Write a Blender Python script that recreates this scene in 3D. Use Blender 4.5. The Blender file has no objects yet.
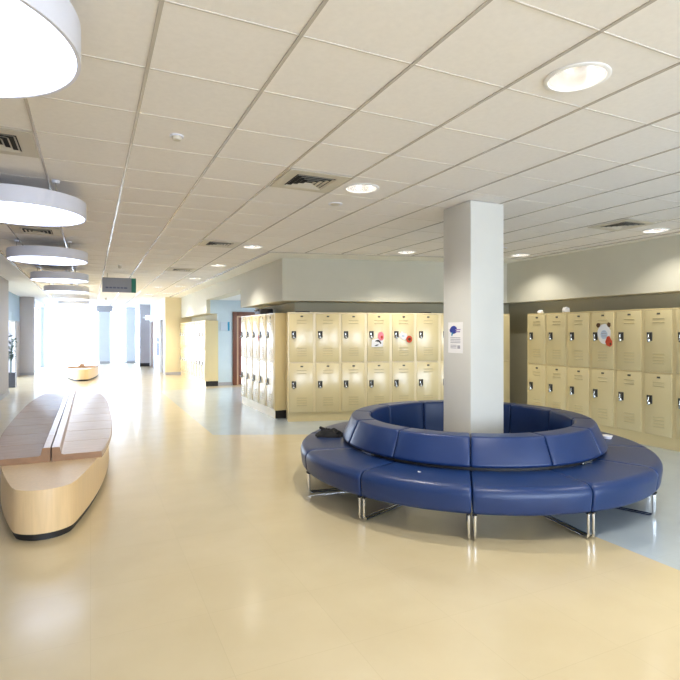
import bpy, bmesh, math, random
from mathutils import Vector, Matrix
random.seed(7)
PI = math.pi
R = math.radians
sc = bpy.context.scene
col = sc.collection
EYE, CEIL = 1.6, 2.977
GX0, GPX, GY0, GPY = 0.267, 0.612, 2.91, 0.618      # ceiling grid origin and pitch

# ------------------------------------------------------------------ materials
def new_mat(name):
    m = bpy.data.materials.new(name); m.use_nodes = True
    nt = m.node_tree; nt.nodes.clear()
    out = nt.nodes.new('ShaderNodeOutputMaterial')
    b = nt.nodes.new('ShaderNodeBsdfPrincipled')
    nt.links.new(b.outputs[0], out.inputs[0])
    return m, nt, b

def srgb(r, g, b):
    f = lambda c: (c / 255 / 12.92) if c / 255 <= .04045 else ((c / 255 + .055) / 1.055) ** 2.4
    return (f(r), f(g), f(b), 1)

def mat(name, rgb, rough=.5, metal=0, var=.06, scale=4, spec=.5, bump=0, bscale=60, coat=0, stretch=(1, 1, 1)):
    m, nt, b = new_mat(name)
    c = srgb(*rgb)
    tc = nt.nodes.new('ShaderNodeTexCoord')
    mp = nt.nodes.new('ShaderNodeMapping'); mp.inputs['Scale'].default_value = stretch
    nt.links.new(tc.outputs['Object'], mp.inputs[0])
    n = nt.nodes.new('ShaderNodeTexNoise'); n.inputs['Scale'].default_value = scale; n.inputs['Detail'].default_value = 4
    nt.links.new(mp.outputs[0], n.inputs['Vector'])
    r = nt.nodes.new('ShaderNodeValToRGB')
    r.color_ramp.elements[0].position = .3; r.color_ramp.elements[1].position = .7
    r.color_ramp.elements[0].color = (c[0] * (1 - var), c[1] * (1 - var), c[2] * (1 - var), 1)
    r.color_ramp.elements[1].color = (min(1, c[0] * (1 + var)), min(1, c[1] * (1 + var)), min(1, c[2] * (1 + var)), 1)
    nt.links.new(n.outputs[0], r.inputs[0]); nt.links.new(r.outputs[0], b.inputs['Base Color'])
    b.inputs['Roughness'].default_value = rough; b.inputs['Metallic'].default_value = metal
    b.inputs['Specular IOR Level'].default_value = spec
    if coat: b.inputs['Coat Weight'].default_value = coat; b.inputs['Coat Roughness'].default_value = .2
    if bump:
        n2 = nt.nodes.new('ShaderNodeTexNoise'); n2.inputs['Scale'].default_value = bscale
        nt.links.new(tc.outputs['Object'], n2.inputs['Vector'])
        bp = nt.nodes.new('ShaderNodeBump'); bp.inputs['Strength'].default_value = bump; bp.inputs['Distance'].default_value = .002
        nt.links.new(n2.outputs[0], bp.inputs['Height']); nt.links.new(bp.outputs[0], b.inputs['Normal'])
    return m

def emit(name, rgb, strength):
    m, nt, b = new_mat(name)
    b.inputs['Base Color'].default_value = srgb(*rgb)
    b.inputs['Emission Color'].default_value = srgb(*rgb); b.inputs['Emission Strength'].default_value = strength
    tc = nt.nodes.new('ShaderNodeTexCoord'); n = nt.nodes.new('ShaderNodeTexNoise'); n.inputs['Scale'].default_value = 1.5
    nt.links.new(tc.outputs['Object'], n.inputs['Vector'])
    mr = nt.nodes.new('ShaderNodeMapRange'); mr.inputs[3].default_value = strength * .8; mr.inputs[4].default_value = strength * 1.2
    nt.links.new(n.outputs[0], mr.inputs[0]); nt.links.new(mr.outputs[0], b.inputs['Emission Strength'])
    return m

def math_node(nt, op, a, b_=None):
    n = nt.nodes.new('ShaderNodeMath'); n.operation = op
    for i, v in enumerate((a, b_)):
        if v is None: continue
        if isinstance(v, (int, float)): n.inputs[i].default_value = v
        else: nt.links.new(v, n.inputs[i])
    return n.outputs[0]

def floor_material():
    m, nt, b = new_mat('vinyl_tile_floor')
    tc = nt.nodes.new('ShaderNodeTexCoord')
    sep = nt.nodes.new('ShaderNodeSeparateXYZ'); nt.links.new(tc.outputs['Object'], sep.inputs[0])
    X, Y = sep.outputs[0], sep.outputs[1]
    # blue zone: right of the sofa, and the wedge in front of the lockers
    line = math_node(nt, 'ADD', math_node(nt, 'MULTIPLY', X, .441), Y)          # Y + .441 X
    wedge = math_node(nt, 'MULTIPLY', math_node(nt, 'GREATER_THAN', X, 1.74), math_node(nt, 'GREATER_THAN', line, 9.13))
    wedge = math_node(nt, 'MULTIPLY', wedge, math_node(nt, 'LESS_THAN', Y, 15.4))
    right = math_node(nt, 'MULTIPLY', math_node(nt, 'GREATER_THAN', X, 3.59), math_node(nt, 'LESS_THAN', Y, 9.5))
    blue = math_node(nt, 'MAXIMUM', wedge, right)
    def pal(c0, c1, sc_, det):
        n = nt.nodes.new('ShaderNodeTexNoise'); n.inputs['Scale'].default_value = sc_; n.inputs['Detail'].default_value = det
        nt.links.new(tc.outputs['Object'], n.inputs['Vector'])
        r = nt.nodes.new('ShaderNodeValToRGB'); r.color_ramp.elements[0].position = .35; r.color_ramp.elements[1].position = .65
        r.color_ramp.elements[0].color = srgb(*c0); r.color_ramp.elements[1].color = srgb(*c1)
        nt.links.new(n.outputs[0], r.inputs[0]); return r.outputs[0]
    cream = pal((210, 192, 152), (216, 199, 160), 2.2, 6)
    bl = pal((176, 188, 196), (184, 196, 203), 3, 6)
    mix = nt.nodes.new('ShaderNodeMix'); mix.data_type = 'RGBA'
    nt.links.new(blue, mix.inputs[0]); nt.links.new(cream, mix.inputs[6]); nt.links.new(bl, mix.inputs[7])
    # thin tile seams
    br = nt.nodes.new('ShaderNodeTexBrick'); br.offset = 0; br.inputs['Scale'].default_value = 1
    br.inputs['Brick Width'].default_value = .61; br.inputs['Row Height'].default_value = .61
    br.inputs['Mortar Size'].default_value = .0016; br.inputs['Mortar Smooth'].default_value = .3
    br.inputs['Color1'].default_value = (1, 1, 1, 1); br.inputs['Color2'].default_value = (.975, .975, .97, 1); br.inputs['Mortar'].default_value = (.90, .89, .87, 1)
    nt.links.new(tc.outputs['Object'], br.inputs['Vector'])
    mul = nt.nodes.new('ShaderNodeMix'); mul.data_type = 'RGBA'; mul.blend_type = 'MULTIPLY'; mul.inputs[0].default_value = 1
    nt.links.new(mix.outputs[2], mul.inputs[6]); nt.links.new(br.outputs[0], mul.inputs[7])
    nt.links.new(mul.outputs[2], b.inputs['Base Color'])
    b.inputs['Roughness'].default_value = .11; b.inputs['Specular IOR Level'].default_value = .65; b.inputs['Coat Weight'].default_value = .7; b.inputs['Coat Roughness'].default_value = .36
    n3 = nt.nodes.new('ShaderNodeTexNoise'); n3.inputs['Scale'].default_value = 7; n3.inputs['Detail'].default_value = 3
    nt.links.new(tc.outputs['Object'], n3.inputs['Vector'])
    mr = nt.nodes.new('ShaderNodeMapRange'); mr.inputs[3].default_value = .12; mr.inputs[4].default_value = .22
    nt.links.new(n3.outputs[0], mr.inputs[0]); nt.links.new(mr.outputs[0], b.inputs['Roughness'])
    n2 = nt.nodes.new('ShaderNodeTexNoise'); n2.inputs['Scale'].default_value = 3.0
    nt.links.new(tc.outputs['Object'], n2.inputs['Vector'])
    bp = nt.nodes.new('ShaderNodeBump'); bp.inputs['Strength'].default_value = .05; bp.inputs['Distance'].default_value = .02
    nt.links.new(n2.outputs[0], bp.inputs['Height']); nt.links.new(bp.outputs[0], b.inputs['Normal'])
    return m

def glass_material(name, tint=(1, 1, 1)):
    m = bpy.data.materials.new(name); m.use_nodes = True
    nt = m.node_tree; nt.nodes.clear()
    out = nt.nodes.new('ShaderNodeOutputMaterial')
    t = nt.nodes.new('ShaderNodeBsdfTransparent'); t.inputs[0].default_value = (*tint, 1)
    g = nt.nodes.new('ShaderNodeBsdfGlossy'); g.inputs['Roughness'].default_value = .02
    fr = nt.nodes.new('ShaderNodeFresnel'); fr.inputs[0].default_value = 1.45
    mx = nt.nodes.new('ShaderNodeMixShader')
    nt.links.new(fr.outputs[0], mx.inputs[0]); nt.links.new(t.outputs[0], mx.inputs[1]); nt.links.new(g.outputs[0], mx.inputs[2])
    nt.links.new(mx.outputs[0], out.inputs[0])
    return m

M = dict(
    floor=floor_material(),
    tile=mat('ceiling_tile', (240, 235, 230), .9, var=.02, scale=30, spec=.2, bump=.15, bscale=120),
    grid=mat('ceiling_grid_metal', (192, 184, 174), .22, var=.03, spec=.6),
    tee=mat('ceiling_tee_metal', (214, 207, 198), .6, var=.03),
    gyp=mat('border_plaster', (240, 237, 226), .85, var=.02, spec=.2),
    fascia=mat('bulkhead_paint', (206, 202, 184), .6, var=.015, spec=.3),
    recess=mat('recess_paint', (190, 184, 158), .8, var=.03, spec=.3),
    white=mat('white_paint', (226, 229, 232), .6, var=.02, spec=.3),
    bluewhite=mat('daylight_tint_white', (206, 220, 228), .6, var=.02, spec=.3),  # white alcove wall with the blue of daylight put into its colour
    cream=mat('cream_paint', (226, 212, 174), .5, var=.02),
    greywall=mat('grey_paint', (172, 171, 178), .7, var=.02),
    bluepanel=mat('blue_grey_paint', (150, 178, 204), .6, var=.02),
    farpaint=mat('far_pier_paint', (188, 194, 208), .6, var=.02, spec=.3),
    leftgyp=mat('left_soffit_plaster', (226, 230, 242), .85, var=.02, spec=.2),
    black=mat('black_rubber', (28, 26, 25), .5, var=.1),
    column=mat('column_paint', (214, 212, 204), .55, var=.015, spec=.3),
    locker=mat('locker_enamel', (224, 204, 152), .28, var=.02, scale=2, spec=.7),
    lockdoor=mat('locker_door_enamel', (226, 207, 156), .27, var=.02, scale=2, spec=.7, coat=.6),
    louvre=mat('locker_louvre_enamel', (204, 186, 136), .35, var=.02),
    recessplate=mat('handle_pocket_steel', (92, 88, 76), .45, metal=.3, var=.15, scale=20),
    steel=mat('brushed_steel', (205, 205, 200), .25, metal=1, var=.05, scale=30),
    chrome=mat('chrome_tube', (225, 226, 228), .08, metal=1, var=.02),
    vinyl=mat('blue_vinyl', (20, 47, 94), .36, var=.05, scale=3, spec=.5, bump=.12, bscale=220),
    vinyltop=mat('blue_vinyl_back', (20, 47, 96), .36, var=.05, scale=3, spec=.5, bump=.12, bscale=220),
    darkfab=mat('black_cloth', (20, 19, 20), .85, var=.3, scale=14, bump=.8, bscale=50),
    maple=mat('maple_veneer', (226, 196, 150), .32, var=.05, scale=5, stretch=(9, 9, .7)),
    slab=mat('oak_seat_planks', (192, 166, 152), .24, var=.10, scale=5, stretch=(1.2, 11, 6)),
    endgrain=mat('oak_end_edge', (158, 120, 86), .45, var=.14, scale=8),
    drum=mat('lamp_drum_white', (224, 224, 234), .45, var=.01),
    frame=mat('window_frame_metal', (214, 220, 226), .4, var=.02),
    brown=mat('brown_door_wood', (112, 66, 48), .45, var=.12, scale=6, stretch=(6, 6, .6)),
    brownlight=mat('brown_door_edge', (196, 160, 130), .5, var=.06),
    doorpanel=mat('door_panel_wood', (126, 72, 58), .4, var=.12, scale=6, stretch=(6, 6, .6)),
    greydoor=mat('grey_door_paint', (150, 142, 136), .5, var=.03),
    signgrey=mat('sign_grey', (150, 152, 160), .5, var=.02),
    signtext=mat('sign_lettering', (92, 96, 122), .6, var=.05),
    signgreen=mat('sign_green', (10, 112, 92), .5, var=.03),
    signblue=mat('sign_blue', (20, 140, 178), .5, var=.03),
    signpale=mat('sign_pale', (196, 208, 222), .5, var=.02),
    vent=mat('vent_enamel', (208, 200, 184), .5, var=.02),
    ventdark=mat('vent_shade_plate', (34, 32, 28), .8, var=.1),  # dark colour stands for the shade inside the vent
    paper=mat('white_paper', (240, 238, 236), .8, var=.02),
    pink=mat('pink_paper', (240, 138, 150), .8, var=.08, scale=30),
    red=mat('red_paper', (206, 74, 44), .7, var=.1, scale=30),
    bluepr=mat('blue_print', (52, 66, 150), .8, var=.1, scale=40),
    purplepr=mat('lilac_print', (168, 140, 190), .8, var=.1),
    greypr=mat('grey_print', (172, 170, 178), .8, var=.08, scale=40),
    inkblk=mat('black_ink', (48, 46, 48), .8, var=.1),
    brownpr=mat('brown_print', (92, 62, 34), .8, var=.15, scale=40),
    leaf=mat('plant_leaf', (70, 92, 84), .45, var=.25, scale=8),
    soil=mat('soil', (50, 38, 30), .95, var=.3, scale=30),
    pot=mat('black_planter', (34, 33, 36), .4, var=.1),
    diffuser=emit('lamp_diffuser', (214, 226, 255), 3.2),
    downlamp=emit('downlight_lamp', (255, 246, 232), 10.0),
    refl=mat('downlight_reflector', (232, 230, 228), .22, metal=.75, var=.16, scale=9, stretch=(1, 1, .05)),
    glass=glass_material('clear_window_glass'),
    glassblue=glass_material('blue_window_glass', (.70, .83, .98)),
    cupw=mat('clear_plastic_lid', (226, 224, 232), .25, var=.03),
    exitwhite=emit('lit_white_sign', (240, 244, 255), 1.6),
    ground=mat('outdoor_pavement', (225, 226, 228), .9, var=.05),
)

# ------------------------------------------------------------------ mesh helper
class MB:
    def __init__(s): s.bm = bmesh.new(); s.mats = []
    def mi(s, m):
        if m not in s.mats: s.mats.append(m)
        return s.mats.index(m)
    def box(s, x0, x1, y0, y1, z0, z1, m, bevel=0, seg=2, mtx=None):
        b = bmesh.new()
        vs = [b.verts.new((x, y, z)) for z in (z0, z1) for y in (y0, y1) for x in (x0, x1)]
        for f in ((0, 2, 3, 1), (4, 5, 7, 6), (0, 1, 5, 4), (2, 6, 7, 3), (0, 4, 6, 2), (1, 3, 7, 5)):
            b.faces.new([vs[i] for i in f])
        if bevel: bmesh.ops.bevel(b, geom=list(b.edges), offset=bevel, segments=seg, affect='EDGES', profile=.5)
        s.merge(b, m, mtx, smooth=False)
    def merge(s, b, m, mtx=None, smooth=True):
        k = s.mi(m); mp = {}
        for v in b.verts: mp[v] = s.bm.verts.new(mtx @ v.co if mtx else v.co)
        for f in b.faces:
            try:
                nf = s.bm.faces.new([mp[v] for v in f.verts]); nf.material_index = k; nf.smooth = smooth
            except ValueError: pass
        b.free()
    def face(s, pts, m, smooth=False):
        f = s.bm.faces.new([s.bm.verts.new(p) for p in pts]); f.material_index = s.mi(m); f.smooth = smooth
    def prism(s, poly, z0, z1, m, bevel=0, seg=2, smooth=False, side=None):
        """poly: list of (x,y) counter-clockwise; side: other material on the upright faces"""
        b = bmesh.new()
        lo = [b.verts.new((x, y, z0)) for x, y in poly]; hi = [b.verts.new((x, y, z1)) for x, y in poly]
        n = len(poly)
        top = b.faces.new(hi); b.faces.new(lo[::-1])
        for i in range(n): b.faces.new((lo[i], lo[(i + 1) % n], hi[(i + 1) % n], hi[i]))
        if bevel:
            bmesh.ops.bevel(b, geom=[e for e in top.edges], offset=bevel, segments=seg, affect='EDGES', profile=.5)
        if side:
            b.normal_update(); k0, k1 = s.mi(m), s.mi(side); mp = {}
            for v in b.verts: mp[v] = s.bm.verts.new(v.co)
            for f in b.faces:
                nf = s.bm.faces.new([mp[v] for v in f.verts]); nf.material_index = k1 if abs(f.normal.z) < .3 else k0
            b.free()
        else: s.merge(b, m, None, smooth)
    def tube(s, pts, r, m, n=10, cap=True):
        pts = [Vector(p) for p in pts]; rings = []; k = s.mi(m)
        up0 = None
        for i, p in enumerate(pts):
            if i == 0: d = pts[1] - p
            elif i == len(pts) - 1: d = p - pts[i - 1]
            else: d = (pts[i + 1] - p).normalized() + (p - pts[i - 1]).normalized()
            d.normalize()
            if up0 is None:
                up0 = d.orthogonal().normalized()
            u = (up0 - d * up0.dot(d)).normalized(); up0 = u
            v = d.cross(u)
            rr = r[i] if isinstance(r, (list, tuple)) else r
            rings.append([s.bm.verts.new(p + (u * math.cos(2 * PI * j / n) + v * math.sin(2 * PI * j / n)) * rr) for j in range(n)])
        for a, b in zip(rings, rings[1:]):
            for j in range(n):
                f = s.bm.faces.new((a[j], a[(j + 1) % n], b[(j + 1) % n], b[j])); f.material_index = k; f.smooth = True
        if cap:
            f = s.bm.faces.new(rings[0][::-1]); f.material_index = k
            f = s.bm.faces.new(rings[-1]); f.material_index = k
    def lathe(s, prof, m, n=48, c=(0, 0), closed=False, a0=0, a1=2 * PI, smooth=True):
        """prof: (r,z) list; full revolution when a1-a0 = 2pi"""
        k = s.mi(m); full = abs(a1 - a0 - 2 * PI) < 1e-6; cnt = n if full else n + 1
        rings = []
        for i in range(cnt):
            a = a0 + (a1 - a0) * i / n
            rings.append([s.bm.verts.new((c[0] + r * math.cos(a), c[1] + r * math.sin(a), z)) for r, z in prof])
        pairs = list(zip(rings, rings[1:])) + ([(rings[-1], rings[0])] if full else [])
        np_ = len(prof); last = np_ if closed else np_ - 1
        for a, b in pairs:
            for j in range(last):
                f = s.bm.faces.new((a[j], b[j], b[(j + 1) % np_], a[(j + 1) % np_])); f.material_index = k; f.smooth = smooth
        if closed and not full:
            f = s.bm.faces.new(rings[0]); f.material_index = k
            f = s.bm.faces.new(rings[-1][::-1]); f.material_index = k
    def disc(s, c, r, z, m, n=40, flip=False):
        vs = [s.bm.verts.new((c[0] + r * math.cos(2 * PI * i / n), c[1] + r * math.sin(2 * PI * i / n), z)) for i in range(n)]
        f = s.bm.faces.new(vs[::-1] if flip else vs); f.material_index = s.mi(m)
    def build(s, name, parent=None, loc=None, rot=None, autosmooth=True):
        bmesh.ops.remove_doubles(s.bm, verts=list(s.bm.verts), dist=1e-6)
        bmesh.ops.recalc_face_normals(s.bm, faces=list(s.bm.faces))
        me = bpy.data.meshes.new(name); s.bm.to_mesh(me); s.bm.free()
        for m in s.mats: me.materials.append(m)
        o = bpy.data.objects.new(name, me); col.objects.link(o)
        if autosmooth:
            try: me.set_sharp_from_angle(angle=R(35))
            except Exception: pass
        if parent: o.parent = parent
        if loc: o.location = loc
        if rot: o.rotation_euler = (0, 0, rot)
        return o

def thing(name, label, cat, loc=(0, 0, 0), rz=0, group=None, kind=None):
    o = bpy.data.objects.new(name, None); col.objects.link(o); o.empty_display_size = .1
    o.location = loc; o.rotation_euler = (0, 0, rz)
    return tag(o, label, cat, group, kind)
def tag(o, label, cat, group=None, kind=None):
    o['label'] = label; o['category'] = cat
    if group: o['group'] = group
    if kind: o['kind'] = kind
    return o
def dup(root, loc, rz, label, group=None, name=None):
    r = root.copy(); col.objects.link(r); r.location = loc; r.rotation_euler = (0, 0, rz); r['label'] = label
    if name: r.name = name
    if group: r['group'] = group
    for ch in list(root.children):
        c = ch.copy(); col.objects.link(c); c.parent = r
        for g in list(ch.children):
            d = g.copy(); col.objects.link(d); d.parent = c
    return r
S = 'structure'

# ------------------------------------------------------------------ the setting
m = MB(); m.box(-5, 9, -6.2, 31.2, -.2, 0, M['floor'])
tag(m.build('floor'), 'glossy cream vinyl floor with pale blue-grey zone by the lockers', 'floor', kind=S)
m = MB(); m.box(-30, 30, 31.2, 60, -.3, -.05, M['ground'])
tag(m.build('ground'), 'sunlit pale pavement outside the far windows', 'ground', kind=S)

cell = lambda kx, ky: (GX0 + GPX * kx, GY0 + GPY * ky)
ctr = lambda kx, ky: (GX0 + GPX * (kx + .5), GY0 + GPY * (ky + .5))
DL = {  # (kx, ky): (dx, dy, label)
    (3, -2): (-.04, .05, 'round recessed downlight nearest the camera, large at the upper right of the picture'),
    (3, 2): (-.08, 0, 'round recessed downlight beside the large square air vent'),
    (3, 8): (-.07, .06, 'round recessed downlight by the inner corner of the bulkhead'),
    (3, 12): (-.06, .12, 'second round recessed downlight along the corridor past the bulkhead corner'),
    (3, 17): (-.03, -.12, 'third round recessed downlight along the corridor past the bulkhead corner'),
    (3, 21): (-.03, -.12, 'fourth round recessed downlight along the corridor past the bulkhead corner'),
    (3, 26): (0, -.12, 'farthest small downlight above the cream pier'),
    (2, 22): (.05, -.12, 'small distant downlight left of the corridor downlight row, nearer of two'),
    (2, 27): (.05, -.12, 'small distant downlight left of the corridor downlight row, farther of two'),
    (7, 7): (0, .1, 'round recessed downlight just left of the column, near the back bulkhead'),
    (10, 6): (.15, .15, 'round recessed downlight just right of the column near the corner'),
    (10, 2): (.15, .15, 'round recessed downlight at right above the right bank of lockers'),
}
HOLE = .15
m = MB()
x0k, x1k, y0k, y1k = -6, 14, -15, 47
for kx in range(x0k, x1k):
    for ky in range(y0k, y1k):
        xa, ya = cell(kx, ky); xb, yb = xa + GPX, ya + GPY
        if (kx, ky) in DL:
            dx, dy, _ = DL[kx, ky]; c = ctr(kx, ky); cx_, cy_ = c[0] + dx, c[1] + dy
            n = 32; sq = []; ci = []
            for i in range(n):
                a = 2 * PI * (i + .5) / n; ca, sa = math.cos(a), math.sin(a)
                ci.append((cx_ + HOLE * ca, cy_ + HOLE * sa, CEIL))
            per = n // 4
            cs = [(xb, ya), (xb, yb), (xa, yb), (xa, ya)]
            for q in range(4):
                p, p2 = cs[q], cs[(q + 1) % 4]
                for t in range(per): sq.append((p[0] + (p2[0] - p[0]) * t / per, p[1] + (p2[1] - p[1]) * t / per, CEIL))
            off = n // 8   # corner (xb,ya) is at -45 degrees
            sq = sq[off:] + sq[:off]
            for i in range(n):
                j = (i + 1) % n
                m.face([sq[i], sq[j], ci[j], ci[i]], M['tile'])
        else:
            m.face([(xa, ya, CEIL), (xa, yb, CEIL), (xb, yb, CEIL), (xb, ya, CEIL)], M['tile'])
tag(m.build('ceiling'), 'suspended ceiling of square off-white tiles', 'ceiling', kind=S)

# plaster border outlines (right: along the bulkhead, left: along the corridor wall)
TA = math.tan(R(15))
EDGE_X, CORN, EDGE_R = 2.74, 8.62, 7.22
edge_line = lambda x: CORN - TA * (x - EDGE_X)       # inner edge of the border along the angled lockers
m = MB(); zb = CEIL - .008
m.prism([(EDGE_X, 21.0), (EDGE_X, CORN), (EDGE_R, edge_line(EDGE_R)), (EDGE_R, -6), (8.6, -6), (8.6, 31), (1.75, 31), (1.75, 21.0)][::-1], zb, CEIL + .03, M['gyp'])
tag(m.build('trim_1'), 'smooth plaster ceiling border along the right-hand bulkhead', 'ceiling border', kind=S)
m = MB(); m.prism([(-4.2, -6), (-1.37, -6), (-1.37, 31), (-4.2, 31)], zb, CEIL + .03, M['leftgyp'])
tag(m.build('trim_2'), 'smooth plaster ceiling strip along the left wall', 'ceiling border', kind=S)
# grid
m = MB()
for k in range(-2, 12):
    x = GX0 + GPX * k
    y1 = 30.4 if x < 1.75 else (21.0 if x < EDGE_X else edge_line(x))
    if x > EDGE_R - .02: continue
    m.box(x - .009, x + .009, -5.8, y1, CEIL - .006, CEIL + .01, M['grid'])
tag(m.build('trim_3'), 'long metal ceiling grid runners along the corridor', 'ceiling grid', kind=S)
m = MB()
for k in range(-14, 46):
    y = GY0 + GPY * k
    if y > 30: break
    xe = EDGE_R if y < edge_line(EDGE_R) else (EDGE_X + (CORN - y) / TA if y < CORN else (EDGE_X if y < 21 else 1.75))
    m.box(-1.37, xe, y - .005, y + .005, CEIL - .003, CEIL + .01, M['tee'])
tag(m.build('trim_4'), 'thin metal cross tees between the ceiling tiles', 'ceiling grid', kind=S)
m = MB()
e = .012
pts = [(EDGE_X, 21.0), (EDGE_X, CORN), (EDGE_R, edge_line(EDGE_R)), (EDGE_R, -5.8)]
for a, b in zip(pts, pts[1:]):
    d = Vector((b[0] - a[0], b[1] - a[1])).normalized(); nn = Vector((-d.y, d.x)) * e
    m.prism([(a[0] - nn.x, a[1] - nn.y), (b[0] - nn.x, b[1] - nn.y), (b[0] + nn.x, b[1] + nn.y), (a[0] + nn.x, a[1] + nn.y)], CEIL - .014, CEIL, M['grid'])
m.box(-1.385, -1.36, -5.8, 30.4, CEIL - .014, CEIL, M['grid'])
tag(m.build('trim_5'), 'metal edge angle where ceiling tiles meet the plaster border', 'ceiling grid', kind=S)

# bulkhead over the lockers
FX, FR, FB = 3.16, 7.42, 2.19
fy = lambda x: 9.16 - TA * (x - FX)
m = MB(); z1 = CEIL - .004
def bulk(poly, z0, bot=None):
    m.prism(poly, z0, z1, M['fascia'])
bulk([(FX, 16.14), (3.62, 16.14), (3.62, 21.05), (FX, 21.05)], FB)
bulk([(FX, 12.12), (3.5, 12.12), (3.5, 16.13), (FX, 16.13)], 2.60)
bulk([(FX, 9.16), (3.62, 9.7), (3.62, 12.12), (FX, 12.12)], FB)
bulk([(FX, 9.16), (FR, fy(FR)), (8.05, fy(8.05)), (8.05, fy(8.05) + .58), (3.62, 9.7)], FB)
bulk([(FR, -5.9), (8.05, -5.9), (8.05, fy(8.05)), (FR, fy(FR))], FB)
tag(m.build('trim_6'), 'painted plaster bulkhead running above the locker banks', 'bulkhead', kind=S)
# recess walls behind lockers
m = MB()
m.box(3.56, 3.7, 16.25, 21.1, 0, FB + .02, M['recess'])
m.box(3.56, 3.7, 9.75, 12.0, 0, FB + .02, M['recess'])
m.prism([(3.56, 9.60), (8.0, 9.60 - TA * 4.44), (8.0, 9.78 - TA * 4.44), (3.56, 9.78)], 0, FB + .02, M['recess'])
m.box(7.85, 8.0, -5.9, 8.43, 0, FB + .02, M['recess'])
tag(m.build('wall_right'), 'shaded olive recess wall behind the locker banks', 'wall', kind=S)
# alcove with brown door
m = MB()
m.box(3.5, 7.5, 16.12, 16.25, 0, 2.6, M['bluewhite']); m.box(3.27, 3.5, 16.10, 16.139, FB, 2.6, M['bluewhite'])
m.box(3.5, 7.5, 11.98, 12.1, 0, 2.7, M['white'])
m.box(7.4, 7.5, 12.1, 16.12, 0, 2.7, M['bluewhite'])
m.box(3.5, 7.5, 12.1, 16.12, 2.60, 2.7, M['white'])
tag(m.build('wall_alcove'), 'alcove wall in daylight-tinted white with a brown door', 'wall', kind=S)
m = MB(); m.box(3.46, 3.93, 16.10, 16.12, 0, .1, M['greywall'])
tag(m.build('baseboard_alcove'), 'grey baseboard of the alcove wall', 'baseboard', kind=S)
d1 = thing('door_1', 'brown wooden door in the alcove past the near lockers', 'door', (3.95, 16.10, 0), kind=S)
m = MB(); m.box(0, .12, -.05, .02, 0, 2.25, M['brown'], .006); m.box(1.0, 1.12, -.05, .02, 0, 2.25, M['brown'], .006); m.box(.12, 1.0, -.05, .02, 2.13, 2.25, M['brown'], .006)
m.build('frame', d1)
m = MB(); m.box(.12, .17, -.035, .015, 0, 2.13, M['brownlight']); m.box(.17, 1.0, -.035, .015, 2.08, 2.13, M['brownlight'])
m.build('door_stop', d1)['label'] = 'light wood inner edge of the frame'
m = MB(); m.box(.17, .995, -.015, .012, .01, 2.08, M['doorpanel'], .004); m.build('panel', d1)
m = MB(); m.tube([(.25, -.015, 1.02), (.25, -.06, 1.02), (.36, -.06, 1.02)], .011, M['steel']); m.build('handle', d1)

# far right corridor wall with pier, door slit, grey pier
m = MB(); m.box(2.58, 3.7, 21.1, 21.5, 0, CEIL - .01, M['cream'])
tag(m.build('wall_cream_pier'), 'cream painted pier at the end of the far locker bank', 'wall', kind=S)
m = MB(); m.box(2.58, 3.6, 21.09, 21.1, 0, .1, M['greywall']); tag(m.build('baseboard_cream_pier'), 'low baseboard of the cream pier', 'baseboard', kind=S)
m = MB()
m.box(2.6, 3.0, 21.5, 21.55, 0, CEIL - .01, M['white'])
m.box(2.6, 3.0, 21.5, 22.75, 2.2, CEIL - .01, M['white'])
m.box(2.6, 3.0, 22.75, 25.4, 0, CEIL - .01, M['white'])
m.box(2.6, 3.0, 25.4, 26.9, 2.2, CEIL - .01, M['white'])
m.box(2.6, 3.0, 26.9, 31, 0, CEIL - .01, M['white'])
m.box(3.0, 3.1, 21.5, 31, 0, CEIL - .01, M['greydoor'])
tag(m.build('wall_corridor'), 'white wall at the far right of the corridor with two doorways', 'wall', kind=S)
for i, (y0, y1, lab) in enumerate(((21.57, 22.73, 'narrow grey door next to the cream pier'), (25.42, 26.88, 'dark door beside the distant grey pier'))):
    d = thing('door_%d' % (i + 2), lab, 'door', (2.6, y0, 0), kind=S)
    w = y1 - y0
    m = MB(); m.box(-.03, .05, 0, .06, 0, 2.2, M['white']); m.box(-.03, .05, w - .06, w, 0, 2.2, M['white']); m.box(-.03, .05, .06, w - .06, 2.13, 2.2, M['white']); m.build('frame', d)
    m = MB(); m.box(.05, .09, .06, w - .06, .01, 2.13, M['greydoor'] if i == 0 else M['brown']); m.build('panel', d)
    m = MB(); m.tube([(.05, .15, 1.0), (0, .15, 1.0), (0, .27, 1.0)], .012, M['steel'], 8); m.build('handle', d)
m = MB(); m.box(2.14, 2.6, 26.92, 27.3, 0, CEIL - .01, M['greywall']); tag(m.build('wall_grey_pier'), 'grey pier near the glazed end of the corridor', 'wall', kind=S)
m = MB(); m.box(2.13, 2.58, 26.9, 26.92, 0, .16, M['black']); tag(m.build('baseboard_grey_pier'), 'black baseboard of the grey pier', 'baseboard', kind=S)

# left walls
m = MB(); m.box(-2.3, -1.95, -5.9, 16.3, 0, CEIL - .01, M['greywall']); tag(m.build('wall_left'), 'grey wall end at the left edge of the picture', 'wall', kind=S)
m = MB(); m.box(-1.95, -1.93, -5.9, 16.32, 0, .1, M['signgrey']); tag(m.build('baseboard_left'), 'grey baseboard of the left wall', 'baseboard', kind=S)
m = MB(); m.box(-2.9, -1.95, 23.2, 23.6, 0, CEIL - .01, M['greywall']); tag(m.build('wall_left_pier'), 'lavender-grey pier beyond the plant on the left', 'wall', kind=S)
m = MB(); m.box(-2.9, -1.94, 23.18, 23.2, 0, .1, M['signgrey']); tag(m.build('baseboard_left_pier'), 'grey baseboard of the left pier', 'baseboard', kind=S)
m = MB(); m.box(-2.6, -2.42, 16.3, 23.2, 2.03, CEIL - .01, M['bluepanel'])
m.box(-2.6, -2.42, 16.3, 16.8, 0, 2.03, M['bluepanel']); m.box(-2.6, -2.42, 22.3, 23.2, 0, 2.03, M['greywall'])
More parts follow.
